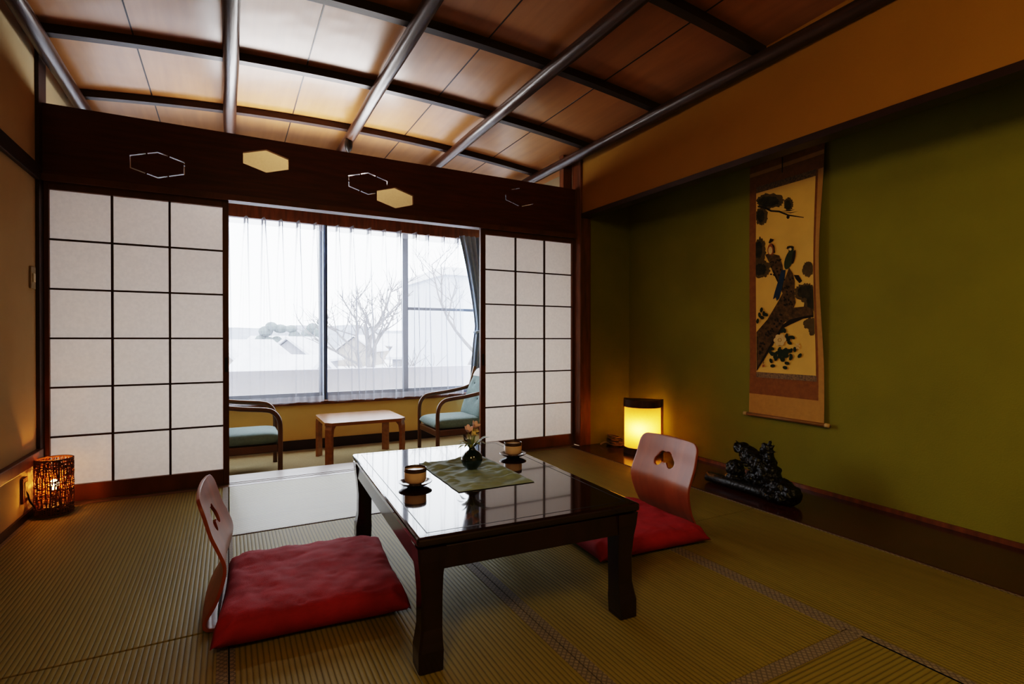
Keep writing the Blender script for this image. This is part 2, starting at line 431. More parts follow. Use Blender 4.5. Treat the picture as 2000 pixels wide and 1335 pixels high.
win = thing('window_1', 'three-pane sliding window of the veranda in grey metal frame', 'window', (.95, YW+.06, .298), kind='structure')
bm = B()
box(bm, XL, 2.82, YW+.02, YW+.10, .298, .33); box(bm, XL, 2.82, YW+.02, YW+.10, 2.13, 2.17)
obj('window_frame', bm, M['alu'], win, world=True)
for i, (x0, x1, yy) in enumerate(((-.9, -.02, .035), (-.06, .865, .065), (.815, 1.72, .035), (1.68, 2.6, .065))):
    bm = B()
    w = .055
    for (a, b, c, d) in ((x0, x0+w, .33, 2.13), (x1-w, x1, .33, 2.13), (x0, x1, .33, .37), (x0, x1, 2.09, 2.13)):
        box(bm, a, b, YW+yy, YW+yy+.025, c, d)
    if i == 3: box(bm, x0, x1, YW+yy, YW+yy+.025, 1.225, 1.255)
    s = obj('sash', bm, M['alu'], win, world=True)
    bm = B(); v = [bm.verts.new(p) for p in ((x0+w, YW+yy+.012, .37), (x1-w, YW+yy+.012, .37), (x1-w, YW+yy+.012, 2.09), (x0+w, YW+yy+.012, 2.09))]; bm.faces.new(v)
    obj('pane', bm, M['glass'], s, world=True)

# ceiling: vaulted veneer panels, seams, poles and battens
def ceil_sheet():
    bm = B()
    xs = [-1.02+i*(2.80+1.02)/48 for i in range(49)]
    ys = [YB, 5.7]
    a = [[bm.verts.new((x, y, cz(x))) for y in ys] for x in xs]
    t = [[bm.verts.new((x, y, cz(x)+.12)) for y in ys] for x in xs]
    for i in range(48):
        bm.faces.new((a[i][0], a[i][1], a[i+1][1], a[i+1][0])); bm.faces.new((t[i][0], t[i+1][0], t[i+1][1], t[i][1]))
    return bm
ceil = struct('ceiling', ceil_sheet(), M['ceil'], 'vaulted ceiling of glossy wood panels with round poles', 'ceiling', smooth=True)
POLES = [(-.83, 2.412), (.017, 2.493), (.860, 2.515), (1.685, 2.490), (2.535, 2.412)]
for k, (x, z) in enumerate(POLES):
    pts, rr = [], []
    for i in range(40):
        y = YB + i*(YW-YB)/39
        pts.append((x + .004*noise.noise((y*1.3, k*7, 0)), y, z + .004*noise.noise((y*1.1, k*9, 3))))
        rr.append(.041 + .003*noise.noise((y*2.2, k*5, 8)))
    obj('pole', tube(B(), pts, rr, 20), M['pole'], ceil, smooth=True)
for y in (-1.3, -.5, .3, 1.1, 1.9, 2.7, 3.5, 4.3, 5.1):
    bm = B(); n = 40
    prev = None
    for i in range(n+1):
        x = -.90 + i*(2.66+.90)/n
        zc = cz(x)
        r = [bm.verts.new(p) for p in ((x, y-.026, zc-.046), (x, y+.026, zc-.046), (x, y+.026, zc+.01), (x, y-.026, zc+.01))]
        if prev:
            for q in range(4):
                s = (q+1) % 4
                bm.faces.new((prev[q], prev[s], r[s], r[q]))
        else: bm.faces.new(r)
        prev = r
    bm.faces.new(prev)
    obj('batten', bm, M['batten'], ceil)
bm = B()
for x in (-.445, .432, 1.292, 2.11):
    box(bm, x-.0035, x+.0035, YB, 5.6, cz(x)-.0025, cz(x)+.004)
obj('panel_seam', bm, M['batten'], ceil)

# ------------------------------------------------------------------ tatami mats
def tatami(x0, x1, y0, y1, lengthwise, borders, label):
    cx, cy = (x0+x1)/2, (y0+y1)/2
    t = thing('tatami_mat', label, 'tatami mat', (cx, cy, -.055), group='rush floor mats')
    g = .0015
    obj('rush_surface', box(B(), x0+g, x1-g, y0+g, y1-g, -.055, 0, .004, 2), M['tatx' if lengthwise else 'taty'], t, world=True)
    for (a, b, c, d) in borders:
        obj('cloth_border', box(B(), a, b, c, d, -.004, .0018, .0008, 1), M['heri'], t, world=True)
w = .031
F1, F0 = fx(3.66), fx(1.87)
tatami(XL+.012, 0, 1.88, 3.665, True, [(-w, -.0015, 1.882, 3.66), (XL+.013, XL+.03, 1.882, 3.66)], 'olive rush mat along the left wall, beside the paper screen and wicker lamp')
tatami(XL+.012, 0, .06, 1.88, True, [(-w, -.0015, .062, 1.878)], 'rush mat in the lower left corner, in front of the left wall mat')
tatami(0, 1.70, 2.74, 3.665, False, [(.0015, 1.699, 2.7415, 2.7415+.012)], 'bright rush mat just inside the open screens, ribs running crosswise')
tatami(0, .865, .95, 2.74, True, [(.0015, .016, .952, 2.738), (.865-w, .8635, .952, 2.738)], 'rush mat under the left floor chair and left half of the low table')
tatami(.865, 1.70, .95, 2.74, True, [(.8665, .865+w, .952, 2.738), (1.70-w, 1.6985, .952, 2.738)], 'rush mat under the right half of the low table')
tatami(0, 1.70, .04, .95, False, [(.0015, 1.6985, .95-.045, .9485)], 'rush mat at the bottom edge with ribs running crosswise')
def side_mat(y0, y1, label):
    cy = (y0+y1)/2; t = thing('tatami_mat', label, 'tatami mat', (2.1, cy, -.055), group='rush floor mats')
    g = .0015
    obj('rush_surface', quadprism(B(), [(1.70+g, y0+g), (fx(y0)-g, y0+g), (fx(y1)-g, y1-g), (1.70+g, y1-g)], -.055, 0), M['tatx'], t, world=True)
    obj('cloth_border', box(B(), 1.7015, 1.70+w, y0+.002, y1-.002, -.004, .0018, .0008, 1), M['heri'], t, world=True)
    obj('cloth_border', quadprism(B(), [(fx(y0)-.014, y0+.002), (fx(y0)-.002, y0+.002), (fx(y1)-.002, y1-.002), (fx(y1)-.014, y1-.002)], -.004, .0022), M['heri'], t, world=True)
side_mat(1.87, 3.665, 'rush mat along the alcove beside the right paper screen and paper lamp')
side_mat(.05, 1.87, 'rush mat along the alcove in the lower right of the room')

# ------------------------------------------------------------------ paper screens
def shoji(name, label, x0, x1, y0, pull_x, gl, gr, pull=True):
    y1 = y0+.030
    t = thing(name, label, 'sliding paper screen', ((x0+x1)/2, y0+.015, 0), kind='structure')
    zb, zt = .093, 1.727
    obj('stile', box(B(), x0, gl, y0, y1, .001, 1.78, .002, 1), M['frame'], t, world=True)
    obj('stile', box(B(), gr, x1, y0, y1, .001, 1.78, .002, 1), M['frame'], t, world=True)
    obj('top_rail', box(B(), gl, gr, y0, y1, zt, 1.78), M['frame'], t, world=True)
    obj('bottom_rail', box(B(), gl, gr, y0, y1, .001, zb), M['frame'], t, world=True)
    bm = B(); k = .0055
    for i in (1, 2):
        x = gl+(gr-gl)*i/3
        box(bm, x-k, x+k, y0+.006, y0+.022, zb, zt)
    for j in range(1, 6):
        z = zb+(zt-zb)*j/6
        box(bm, gl, gr, y0+.008, y0+.022, z-k*.9, z+k*.9)
    obj('lattice', bm, M['lattice'], t, world=True)
    bm = B(); bm.faces.new([bm.verts.new(p) for p in ((gl, y0+.0225, zb), (gr, y0+.0225, zb), (gr, y0+.0225, zt), (gl, y0+.0225, zt))])
    obj('paper_panel', bm, M['paper'], t, world=True)
    if pull:
        obj('finger_pull', box(B(), pull_x-.009, pull_x+.009, y0-.002, y0+.002, .70, .79, .002, 1), M['black'], t, world=True)
    return t
shoji('door_1', 'white paper sliding screen with dark lattice at the left, behind the wicker lamp', XL+.016, .005, 3.742, -.010, -.862, -.028)
shoji('door_2', 'white paper sliding screen with dark lattice at the right, beside the corner post', 1.738, 2.64, 3.742, 1.759, 1.780, 2.602)

# ------------------------------------------------------------------ curtains
def sheer(name, label, x0, x1, pleats, seed, yb=5.42, spread=0.0):
    rnd = random.Random(seed)
    t = thing(name, label, 'curtain', ((x0+x1)/2, yb, .3), group='sheer window curtains')
    ps = [(x0+(x1-x0)*(i+.5)/pleats + rnd.uniform(-.012, .012), rnd.uniform(-.03, .03), rnd.uniform(.7, 1.2)) for i in range(pleats)]
    def yo(x, z):
        h = max(0.0, (2.02-z)/1.72)
        y = 0
        for px, dr, am in ps:
            for sgn in (-1, 1):
                c = px + dr*h + sgn*(.006+.034*h**.8)
                wd = .008 + .018*h
                y -= am*(.052-.018*h)*math.exp(-((x-c)/wd)**2)
            if h < .5:
                y -= am*.060*(1-2*h)*math.exp(-((x-px)/(.010))**2)
        y += .006*math.sin(x*31+seed)*h
        return y
    n = int((x1-x0)/.0055)
    def f(u, v):
        z = 2.02-v*1.725
        x = x0+(x1-x0)*u
        return (x, yb+yo(x, z), z + (.006*math.sin(x*22+seed) if v > .98 else 0))
    obj('sheer_panel', surf(B(), f, n, 26), M['sheer'], t, smooth=True, world=True)
    def g(u, v):
        z = 2.022-v*.062
        x = x0+(x1-x0)*u
        return (x, yb+yo(x, z)-.003, z)
    obj('heading_tape', surf(B(), g, n, 2), M['tape'], t, smooth=True, world=True)
    def hm(u, v):
        z = .355-v*.055
        x = x0+(x1-x0)*u
        return (x, yb+yo(x, z)-.003, z)
    obj('hem', surf(B(), hm, n, 2), M['tape'], t, smooth=True, world=True)
sheer('sheer_curtain', 'sheer white pleated curtain over the left window pane', -.86, .83, 11, 1)
sheer('sheer_curtain', 'sheer white pleated curtain over the middle window pane', .865, 1.80, 6, 2)
sheer('sheer_curtain', 'sheer white pleated curtain over the right pane beside the blue-grey drape', 1.81, 2.33, 3, 3, yb=5.475)
def drape(label, xc, top0, top1, waist, bot0, bot1, yb=5.31, tie=True, seed=0, z0=.05):
    t = thing('window_drape', label, 'curtain', ((top0+top1)/2, yb, .2), group='blue-grey drapes')
    zt, zw = 2.03, 1.02
    def f(u, v):
        z = zt+(z0-zt)*v
        if z > zw:
            k = ((z-zw)/(zt-zw)); k = k**1.4
            a = waist[0]+(top0-waist[0])*k; b = waist[1]+(top1-waist[1])*k
        else:
            k = ((zw-z)/(zw-z0))**.7
            a = waist[0]+(bot0-waist[0])*k; b = waist[1]+(bot1-waist[1])*k
        x = a+(b-a)*u
        return (x, yb+.022*math.sin(u*2*PI*7+seed)+.008*math.sin(u*31+v*4), z)
    obj('drape_panel', surf(B(), f, 120, 50), M['drape'], t, smooth=True, world=True)
    if tie:
        pts = [(waist[0]+(waist[1]-waist[0])*(.5+.54*math.cos(a)), yb+.042*math.sin(a), 1.01+.03*math.cos(a)) for a in [2*PI*i/24 for i in range(25)]]
        obj('tieback', tube(B(), pts, .016, 8), M['drape'], t, smooth=True, world=True)
drape('blue-grey drape tied back at the right end of the veranda window', 2.4, 2.21, 2.66, (2.40, 2.60), 2.31, 2.64)
drape('narrow grey drape hanging between the left and middle sheer curtains',   .85, .825, .868, (.825, .868), .825, .868, yb=5.47, tie=False, seed=2, z0=.31)

# ------------------------------------------------------------------ low lacquered table
TZ = .37
tab = thing('low_table', 'low square dark lacquered table in the middle of the mats', 'table', (.844, 1.909, .0026), R(-3.2))
hw, hl = .370, .578
bm = box(B(), -hw, hw, -hl, hl, TZ-.027, TZ, .009, 3)
slab = obj('tabletop', bm, M['lacquer'], tab)
M['lacquer'].node_tree.nodes['Principled BSDF'].inputs['Coat IOR'].default_value = 1.52
M['lacquer'].node_tree.nodes['Principled BSDF'].inputs['Coat Roughness'].default_value = .03
bm = B(); i0 = .034
for (a, b, c, d) in ((-hw+i0, hw-i0, -hl+i0, -hl+i0+.003), (-hw+i0, hw-i0, hl-i0-.003, hl-i0), (-hw+i0, -hw+i0+.003, -hl+i0, hl-i0), (hw-i0-.003, hw-i0, -hl+i0, hl-i0)):
    box(bm, a, b, c, d, TZ-.002, TZ+.0004)
obj('inlay_line', bm, M['black'], slab)
ia = .012
for s in (-1, 1):
    bm = B(); box(bm, -hw+.045, hw-.045, s*(hl-ia)-(.022 if s > 0 else 0), s*(hl-ia)+(.022 if s < 0 else 0), TZ-.098, TZ-.033, .004, 2)
    obj('apron', bm, M['lacquer2'], tab)
    bm = B(); box(bm, s*(hw-ia)-(.022 if s > 0 else 0), s*(hw-ia)+(.022 if s < 0 else 0), -hl+.045, hl-.045, TZ-.098, TZ-.033, .004, 2)
    obj('apron', bm, M['lacquer2'], tab)
bm = box(B(), -hw+.022, hw-.022, -hl+.022, hl-.022, TZ-.040, TZ-.025)
obj('under_frame', bm, M['lacquer2'], tab)
def table_leg(sx, sy):
    bm = B()
    # profile: height -> (outer inset, width)
    prof = [(0, .006, .067), (.055, .006, .069), (.075, .010, .064), (.11, .016, .058), (.20, .017, .058), (.26, .012, .064), (.30, .006, .074), (.335, .003, .080), (TZ-.032, .003, .080)]
    rings = []
    for z, ins, wd in prof:
        x1, y1 = hw-ins, hl-ins
        x0, y0 = x1-wd, y1-wd
        c = .006
        pts = [(x0, y0), (x1, y0), (x1, y1-c), (x1-c, y1), (x0, y1)]
        rings.append([bm.verts.new((sx*p[0], sy*p[1], z)) for p in pts])
    for a, b in zip(rings, rings[1:]):
        for k in range(5):
            l = (k+1) % 5
            bm.faces.new((a[k], a[l], b[l], b[k]))
    bm.faces.new(rings[0]); bm.faces.new(rings[-1])
    return bm
for sx in (-1, 1):
    for sy in (-1, 1):
        lg = obj('leg', table_leg(sx, sy), M['lacquer2'], tab)
        bm = box(B(), sx*(hw-.010)-.006, sx*(hw-.010)+.006, sy*(hl-.062)-.020, sy*(hl-.062)+.020, TZ-.036, TZ-.028)
        obj('metal_clip', bm, M['brass'], lg)

# ------------------------------------------------------------------ things on the table
run = thing('table_runner', 'sage green cloth runner lying creased on the low table', 'runner', (.860, 1.930, TZ+.0005), R(-1.5))
def runner_f(u, v):
    x = (u-.5)*.300; y = (v-.5)*.475
    e = min(u, 1-u, v, 1-v)
    h = noise.noise((x*9+y*5, y*26-x*8, 1.3))*.5+noise.noise((x*18, y*48+x*14, 4))*.3
    flat = 1-math.exp(-((x+.002)**2+(y-.002)**2)/.0016)
    h = h*flat+.28*(1-flat)
    return (x+.004*noise.noise((y*14, 2, 0)), y+.004*noise.noise((x*14, 5, 0)), .0035+max(0, h+.12)*.030*min(1, e*14))
bm = surf(B(), runner_f, 60, 90)
o = obj('cloth', bm, M['runner'], run, smooth=True)
md = o.modifiers.new('thickness', 'SOLIDIFY'); md.thickness = .0012; md.offset = 1

vase = thing('bud_vase', 'small round dark green glazed vase with pink flowers on the runner', 'vase', (.858, 1.932, TZ+.0175))
lathe_p = [(0, 0), (.020, 0), (.023, .003), (.036, .016), (.0435, .036), (.040, .054), (.028, .068), (.014, .076), (.012, .083), (.015, .087), (.011, .086), (.010, .076), (0, .074)]
obj('vase_body', lathe(B(), lathe_p, seg=40), M['vase'], vase, smooth=True)
def blossom(cx, cy, cz_, r, tilt, mt, n=5):
    bm = B()
    for k in range(n):
        a = 2*PI*k/n + tilt
        m = Matrix.Rotation(a, 4, 'Z') @ Matrix.Rotation(-.9, 4, 'Y')
        ell(bm, (0, 0, 0), (r*.62, r*.40, r*.12), Matrix.Translation((0, 0, 0)) @ m @ Matrix.Translation((r*.6, 0, 0)), 10, 6)
    bmesh.ops.transform(bm, matrix=Matrix.Translation((cx, cy, cz_)) @ Matrix.Rotation(.5, 4, 'X') @ Matrix.Rotation(tilt*.3, 4, 'Y'), verts=bm.verts)
    return bm
for (bx0, by0, bz0, r, ti, mt) in ((-.014, .008, .147, .025, .2, 'pink'), (.008, -.004, .165, .024, 1.1, 'pink'), (-.006, -.014, .135, .019, 2.1, 'yellow'), (.020, .012, .140, .016, .7, 'yellow')):
    s = obj('stem', tube(B(), catmull([(0, 0, .075), (bx0*.4, by0*.4, .105), (bx0, by0, bz0)], 5), .0017, 6), M['stem'], vase, smooth=True)
    obj('blossom', blossom(bx0, by0, bz0, r, ti, mt), M[mt], s, smooth=True)
obj('stem', tube(B(), catmull([(0, 0, .075), (.012, 0, .12), (.028, -.004, .178), (.036, -.006, .20)], 5), .0011, 5), M['stem'], vase, smooth=True)
rl = random.Random(4)
for k in range(22):
    a = rl.uniform(0, 2*PI); ln = rl.uniform(.035, .075); up_ = rl.uniform(-.010, .040)
    d = Vector((math.cos(a), math.sin(a), 0)); sd = Vector((-d.y, d.x, 0))
    bm = B(); n = 8; pl = pr_ = None
    for i in range(n+1):
        t_ = i/n; p = d*(.006+ln*t_) + Vector((0, 0, .083+up_*t_+.022*math.sin(PI*t_*.8)))
        wd = .0085*math.sin(PI*min(1, t_*.93+.05))
        l_, r_ = bm.verts.new(p+sd*wd), bm.verts.new(p-sd*wd)
        if pl: bm.faces.new((pl, l_, r_, pr_))
        pl, pr_ = l_, r_
    obj('leaf', bm, M['leaf' if k % 3 else 'stem'], vase, smooth=True)

def teacup(x, y, label_c, label_s):
    s = thing('saucer', label_s, 'saucer', (x, y, TZ), group='saucers on the low table')
    obj('saucer_dish', lathe(B(), [(0, .002), (.022, 0), (.028, 0), (.030, .006), (.046, .011), (.060, .019), (.0605, .021), (.058, .021), (.044, .0145), (.030, .0105), (0, .0095)], seg=40), M['saucer'], s, smooth=True)
    c = thing('teacup', label_c, 'teacup', (x, y, TZ+.0105), group='teacups on the low table')
    obj('cup_body', lathe(B(), [(0, .0), (.022, 0), (.024, .003), (.033, .007), (.0385, .016), (.0400, .030), (.0400, .0555)], seg=40), M['ceramic'], c, smooth=True)
    obj('glazed_rim', lathe(B(), [(.0402, .0465), (.0408, .048), (.0408, .050), (.0402, .0515), (.0402, .059), (.0396, .0605), (.0382, .059), (.0378, .0555), (.0375, .046)], seg=40), M['cuprim'], c, smooth=True)
    obj('tea', lathe(B(), [(0, .0535), (.0382, .0535)], seg=40), M['tea'], c)
teacup(.597, 1.849, 'cream teacup with dark rim on the near left side of the low table', 'dark lacquer saucer under the near left teacup')
teacup(1.134, 2.097, 'cream teacup with dark rim near the far right corner of the low table', 'dark lacquer saucer under the far right teacup')

# ------------------------------------------------------------------ legless floor chairs and cushions
PROF = catmull([(-.072, 0, .410), (-.056, 0, .365), (-.037, 0, .300), (-.014, 0, .245), (0, 0, .200), (-.006, 0, .150), (-.028, 0, .085), (-.056, 0, .034), (-.050, 0, .012), (-.02, 0, .008)], 8)
PL = [0]
for a, b in zip(PROF, PROF[1:]): PL.append(PL[-1]+(b-a).length)
PT = PL[-1]
def prof_at(t):
    d = max(0, min(1, t))*PT
    for i in range(len(PL)-1):
        if d <= PL[i+1] or i == len(PL)-2:
            f = (d-PL[i])/max(1e-9, PL[i+1]-PL[i])
            return PROF[i].lerp(PROF[i+1], f)
def zaisu(loc, rz, label):
    t = thing('legless_floor_chair', label, 'floor chair', loc, rz, group='legless floor chairs')
    HWD = .205
    def halfw(tt): return HWD*(.98+.05*math.sin(PI*min(1, tt*1.3)) - .06*max(0, tt-.45))
    # outer contour in (s, q): s across, q = distance along the profile
    out = []
    rc = .045
    for k in range(9):
        a = PI-k*PI/2/8; out.append((-HWD+rc+rc*math.cos(a), rc-rc*math.sin(a)))
    for k in range(1, 12): out.append((-HWD+rc+(2*HWD-2*rc)*k/12, -.006*math.sin(PI*k/12)))
    for k in range(9):
        a = PI/2-k*PI/2/8; out.append((HWD-rc+rc*math.cos(a), rc-rc*math.sin(a)))
    for k in range(1, 33): out.append((HWD, rc+(PT-rc)*k/32))
    for k in range(1, 16): out.append((HWD-2*HWD*k/16, PT))
    for k in range(0, 32): out.append((-HWD, PT-(PT-rc)*k/32))
    hc = (0.0, .115)
    def hole(ang):   # cloud-shaped hand hold: three lobes
        r = .016; dx, dy = math.cos(ang), math.sin(ang)
        for (px_, py_, rad) in ((-.044, .012, .025), (-.020, -.013, .028), (.016, -.016, .027), (.044, .012, .025), (-.032, -.001, .025), (.032, -.001, .025)):
            b_ = dx*px_+dy*py_; disc = b_*b_-(px_*px_+py_*py_-rad*rad)
            if disc >= 0: r = max(r, b_+math.sqrt(disc))
        return (hc[0]+r*dx, hc[1]+r*dy)
    bm = B(); rings = []; K = 22
    for kk in range(K+1):
        f = kk/K; ring = []
        for (s, q) in out:
            a = math.atan2(q-hc[1], s-hc[0]); h = hole(a)
            ss, qq = h[0]+(s-h[0])*f, h[1]+(q-h[1])*f
            tt = qq/PT
            p = prof_at(tt)
            wscale = halfw(tt)/HWD
            ring.append(bm.verts.new((p.x - .010*(1-(ss/HWD)**2) , ss*wscale, p.z + (-.0 if tt > 0 else -qq))))
        rings.append(ring)
    n = len(out)
    for a, b in zip(rings, rings[1:]):
        for k in range(n):
            l = (k+1) % n
            try: bm.faces.new((a[k], a[l], b[l], b[k]))
            except ValueError: pass
    o = obj('backrest', bm, M['zaisu'], t, smooth=True)
    md = o.modifiers.new('ply', 'SOLIDIFY'); md.thickness = .010; md.offset = 0
    bv = o.modifiers.new('edge', 'BEVEL'); bv.width = .002; bv.segments = 2; bv.limit_method = 'ANGLE'; bv.angle_limit = R(50)
    obj('seat_board', box(B(), -.025, .36, -.195, .195, .002, .013, .004, 2), M['zaisu'], t)
    return t
zaisu((.0, 2.055, 0), R(-3), 'reddish plywood legless chair at the left of the low table')
zaisu((1.885, 1.965, 0), R(180-3), 'reddish plywood legless chair with cloud-shaped hand hole at the right of the table')

def cushion(loc, rz, wx_, wy, seed, label, h=.042):
    t = thing('floor_cushion', label, 'cushion', loc, rz, group='crimson floor cushions')
    bm = B(); n = 48
    def f(u, v, s):
        a, b = u*2-1, v*2-1
        x = a*wx_/2*(1-.045*(1-b*b)*abs(a)**3); y = b*wy/2*(1-.045*(1-a*a)*abs(b)**3)
        e = max(0, (1-abs(a)**7)*(1-abs(b)**7))**.36
        wr = noise.noise((x*11+seed, y*7, 2))*.55+noise.noise((x*22, y*14+seed, 5))*.35+(.5-abs(noise.noise((x*30+y*16, y*24-x*9+seed, 9))))*.55
        edge = math.exp(-((1-max(abs(a), abs(b)))/.22)**2)
        z = h + s*h*e*(1+.22*wr*(1+1.3*edge)) if s > 0 else h*.9 - h*.9*min(1, e*1.3)
        return Vector((x, y, z))
    top = [[bm.verts.new(f(i/n, j/n, 1)) for j in range(n+1)] for i in range(n+1)]
    bot = [[top[i][j] if i in (0, n) or j in (0, n) else bm.verts.new(f(i/n, j/n, -1)) for j in range(n+1)] for i in range(n+1)]
    for i in range(n):
        for j in range(n):
            bm.faces.new((top[i][j], top[i+1][j], top[i+1][j+1], top[i][j+1]))
            bm.faces.new((bot[i][j+1], bot[i+1][j+1], bot[i+1][j], bot[i][j]))
    # corners droop to the mat
    for v in bm.verts:
        a, b = abs(v.co.x)/(wx_/2), abs(v.co.y)/(wy/2)
        k = max(0, min(a, b)-.82)/.18
        v.co.z = v.co.z*(1-.62*k) + .004
    obj('cushion_cover', bm, M['red'], t, smooth=True)
cushion((.262, 1.988, .006), R(-4.5), .575, .60, 1, 'crimson cushion in front of the left legless chair')
cushion((1.602, 1.925, .006), R(-4), .58, .56, 5, 'crimson cushion in front of the right legless chair, partly under the table', .036)

# ------------------------------------------------------------------ alcove paper lamp
lp = thing('paper_table_lamp', 'lit yellow paper lamp with wooden cap standing on the alcove board', 'lamp', (2.905, 3.207, .004), R(-143))
# local +X points toward the room, half-round front
def dshape(r, n=24, back=-.05, sq=.86):
    pts = [(r*sq*math.cos(a), r*math.sin(a)) for a in [-PI/2+PI*i/n for i in range(n+1)]]
    return [(back, -r)] + pts + [(back, r)]
obj('base', quadprism(B(), dshape(.146), 0, .048), M['lampwood'], lp)
obj('cap', quadprism(B(), dshape(.146), .365, .425), M['lampwood'], lp)
bm = B(); n = 40
pts = dshape(.139, 36, -.045)
a_ = [bm.verts.new((p[0], p[1], .046)) for p in pts]; b_ = [bm.verts.new((p[0], p[1], .367)) for p in pts]
for i in range(len(pts)-1): bm.faces.new((a_[i], a_[i+1], b_[i+1], b_[i]))
obj('paper_shade', bm, M['lamppaper'], lp, smooth=True, auto=40)
bm = B(); bm.faces.new([bm.verts.new(p) for p in ((-.045, -.137, .046), (-.045, .137, .046), (-.045, .137, .367), (-.045, -.137, .367))])
obj('back_paper', bm, paper_mat('thin_back_paper', (.97, .80, .42), .97), lp)
for s in (-1, 1):
    obj('upright', box(B(), -.062, -.038, s*.146-.009, s*.146+.009, 0, .425), M['lampwood'], lp)
obj('bulb', ell(B(), (0.05, 0, .20), (.026, .026, .032)), M['bulb2'], lp, smooth=True)
# coil of cord beside it
ck = thing('cord_coil', 'coiled cord bundle lying beside the paper lamp in the alcove corner', 'cord', (2.90, 3.53, .004))
rc = random.Random(3); pts = []
for i in range(130):
    a = i*.42; r = .062+.02*math.sin(i*.31)+rc.uniform(-.006, .006)
    pts.append((r*math.cos(a)*.8, r*math.sin(a), .012+.085*(.5+.5*math.sin(a*.37+1))*(.6+.4*math.sin(i*.13))))
o = obj('cord', tube(B(), pts, .0055, 6), mat('brown_cord', (.20, .12, .05), .35, .3, 20), ck, smooth=True)
obj('cord_end', tube(B(), catmull([(-.05, .02, .02), (-.09, .03, .03), (-.125, .045, .012)], 6), .007, 6), M['plate'], ck, smooth=True)

# ------------------------------------------------------------------ rattan floor lamp
rt_ = thing('wicker_floor_lamp', 'small lit cylindrical wicker lamp on the mat in the left corner', 'lamp', (-.798, 3.540, 0))
RR, HH = .077, .288
bm = B(); rw = random.Random(11)
for k in range(110):
    a0 = 2*PI*k/110+rw.uniform(-.06, .06); ph = rw.uniform(0, 6); amp = rw.uniform(.02, .09)
    z0, z1 = rw.uniform(0, .02), HH-rw.uniform(0, .012)
    pts = []
    for i in range(13):
        z = z0+(z1-z0)*i/12; a = a0+amp*math.sin(z*18+ph)
        r = RR+.003*math.sin(z*60+ph)
        pts.append((r*math.cos(a), r*math.sin(a), z))
    tube(bm, pts, rw.uniform(.0014, .0026), 5)
for k in range(84):
    z0 = HH*k/83; a0 = rw.uniform(0, 6); sp = rw.uniform(2.0, 6.2); tl = rw.uniform(-.012, .012)
    pts = []
    for i in range(30):
        a = a0+sp*i/29; r = RR+.0035*math.sin(a*9+k)
        pts.append((r*math.cos(a), r*math.sin(a), min(HH, max(.004, z0+tl*math.sin(a*2)+.004*math.sin(a*7+k)))))
    tube(bm, pts, rw.uniform(.0012, .0022), 5)
for z in (.004, HH-.004):
    tube(bm, [(RR*math.cos(2*PI*i/40), RR*math.sin(2*PI*i/40), z) for i in range(41)], .0045, 6)
obj('woven_shade', bm, M['wicker'], rt_)
obj('base', lathe(B(), [(0, 0), (.070, 0), (.073, .006), (.072, .050), (.03, .056), (.018, .06), (.018, .10), (0, .10)], seg=32), M['black'], rt_, smooth=True, auto=40)
obj('bulb', ell(B(), (0, 0, .150), (.020, .020, .028)), M['bulb'], rt_, smooth=True)
obj('power_cord', tube(B(), catmull([(-.05, -.03, .02), (-.082, -.05, .085), (-.086, -.072, .13), (-.093, -.085, .15)], 8), .004, 6), M['black'], rt_, smooth=True)

# switch + outlet on the left wall
sw = thing('light_switch', 'beige light switch plate on the left wall beside the paper screen', 'switch', (XL+.003, 3.60, 1.225))
obj('plate', box(B(), -.003, .006, -.037, .037, -.058, .058, .002, 1), M['plate'], sw); obj('rocker', box(B(), .005, .010, -.012, .022, -.022, .022, .001, 1), M['platewhite'], sw)
ot = thing('wall_outlet', 'power outlet in a dark frame low on the left wall beside the wicker lamp', 'outlet', (XL+.003, 3.455, .155))
obj('plate', box(B(), -.003, .008, -.034, .034, -.062, .062, .002, 1), M['frame'], ot); obj('socket', box(B(), .007, .011, -.018, .018, -.040, .040, .001, 1), M['plate'], ot)

# ------------------------------------------------------------------ carved ornament in the alcove
orn = thing('carved_ornament', 'polished black carved wooden figure lying on the alcove board beneath the scroll', 'ornament', (2.70, 2.05, .004), R(0))
orn.scale = (.93, .93, .93)
# coordinates: y local = toward the lamp, x local = toward the wall
def blob(bm, y, z, rx, ry, rz_, x=0.0, tilt=0.0):
    ell(bm, (x, y, z), (rx, ry, rz_), Matrix.Rotation(tilt, 4, 'X'), 20, 12)
bm = B()
blob(bm, .14, .115, .055, .062, .068, .02)                 # round boulder
blob(bm, .14, .06, .06, .07, .05, .02)
tube(bm, catmull([(.02, .09, .255), (.01, .02, .235), (0, -.06, .185), (-.01, -.13, .125), (-.02, -.20, .07)], 6), [.035+.022*math.sin(PI*i/24) for i in range(25)], 12)
blob(bm, .085, .265, .045, .060, .036, .015, .25)          # upper left lump
blob(bm, .035, .225, .040, .055, .034, .01, -.3)
blob(bm, -.085, .285, .037, .036, .040, .02)               # head
blob(bm, -.105, .215, .045, .038, .06, .02, .2)            # neck
blob(bm, -.13, .14, .055, .055, .075, .01, .2)
blob(bm, -.03, .10, .05, .075, .05, .0, -.2)
blob(bm, -.225, .085, .065, .075, .055, -.02); blob(bm, -.27, .06, .07, .06, .06, -.02)                # heavy right mass
blob(bm, -.20, .045, .08, .12, .045, -.03)
for (y, z, dy, dz) in ((-.115, .30, -.035, .028), (-.10, .315, -.020, .035), (-.12, .28, -.035, .006), (-.055, .25, .03, .02), (.11, .29, .03, .016)):
    tube(bm, [(.02, y, z), (.02, y+dy*.6, z+dz*.7), (.02, y+dy, z+dz)], [.012, .008, .001], 8)
for k in range(9):
    blob(bm, .03-.022*k, .20-.017*k, .012, .010, .010, -.045)
o = obj('figure', bm, M['ebony'], orn, smooth=True)
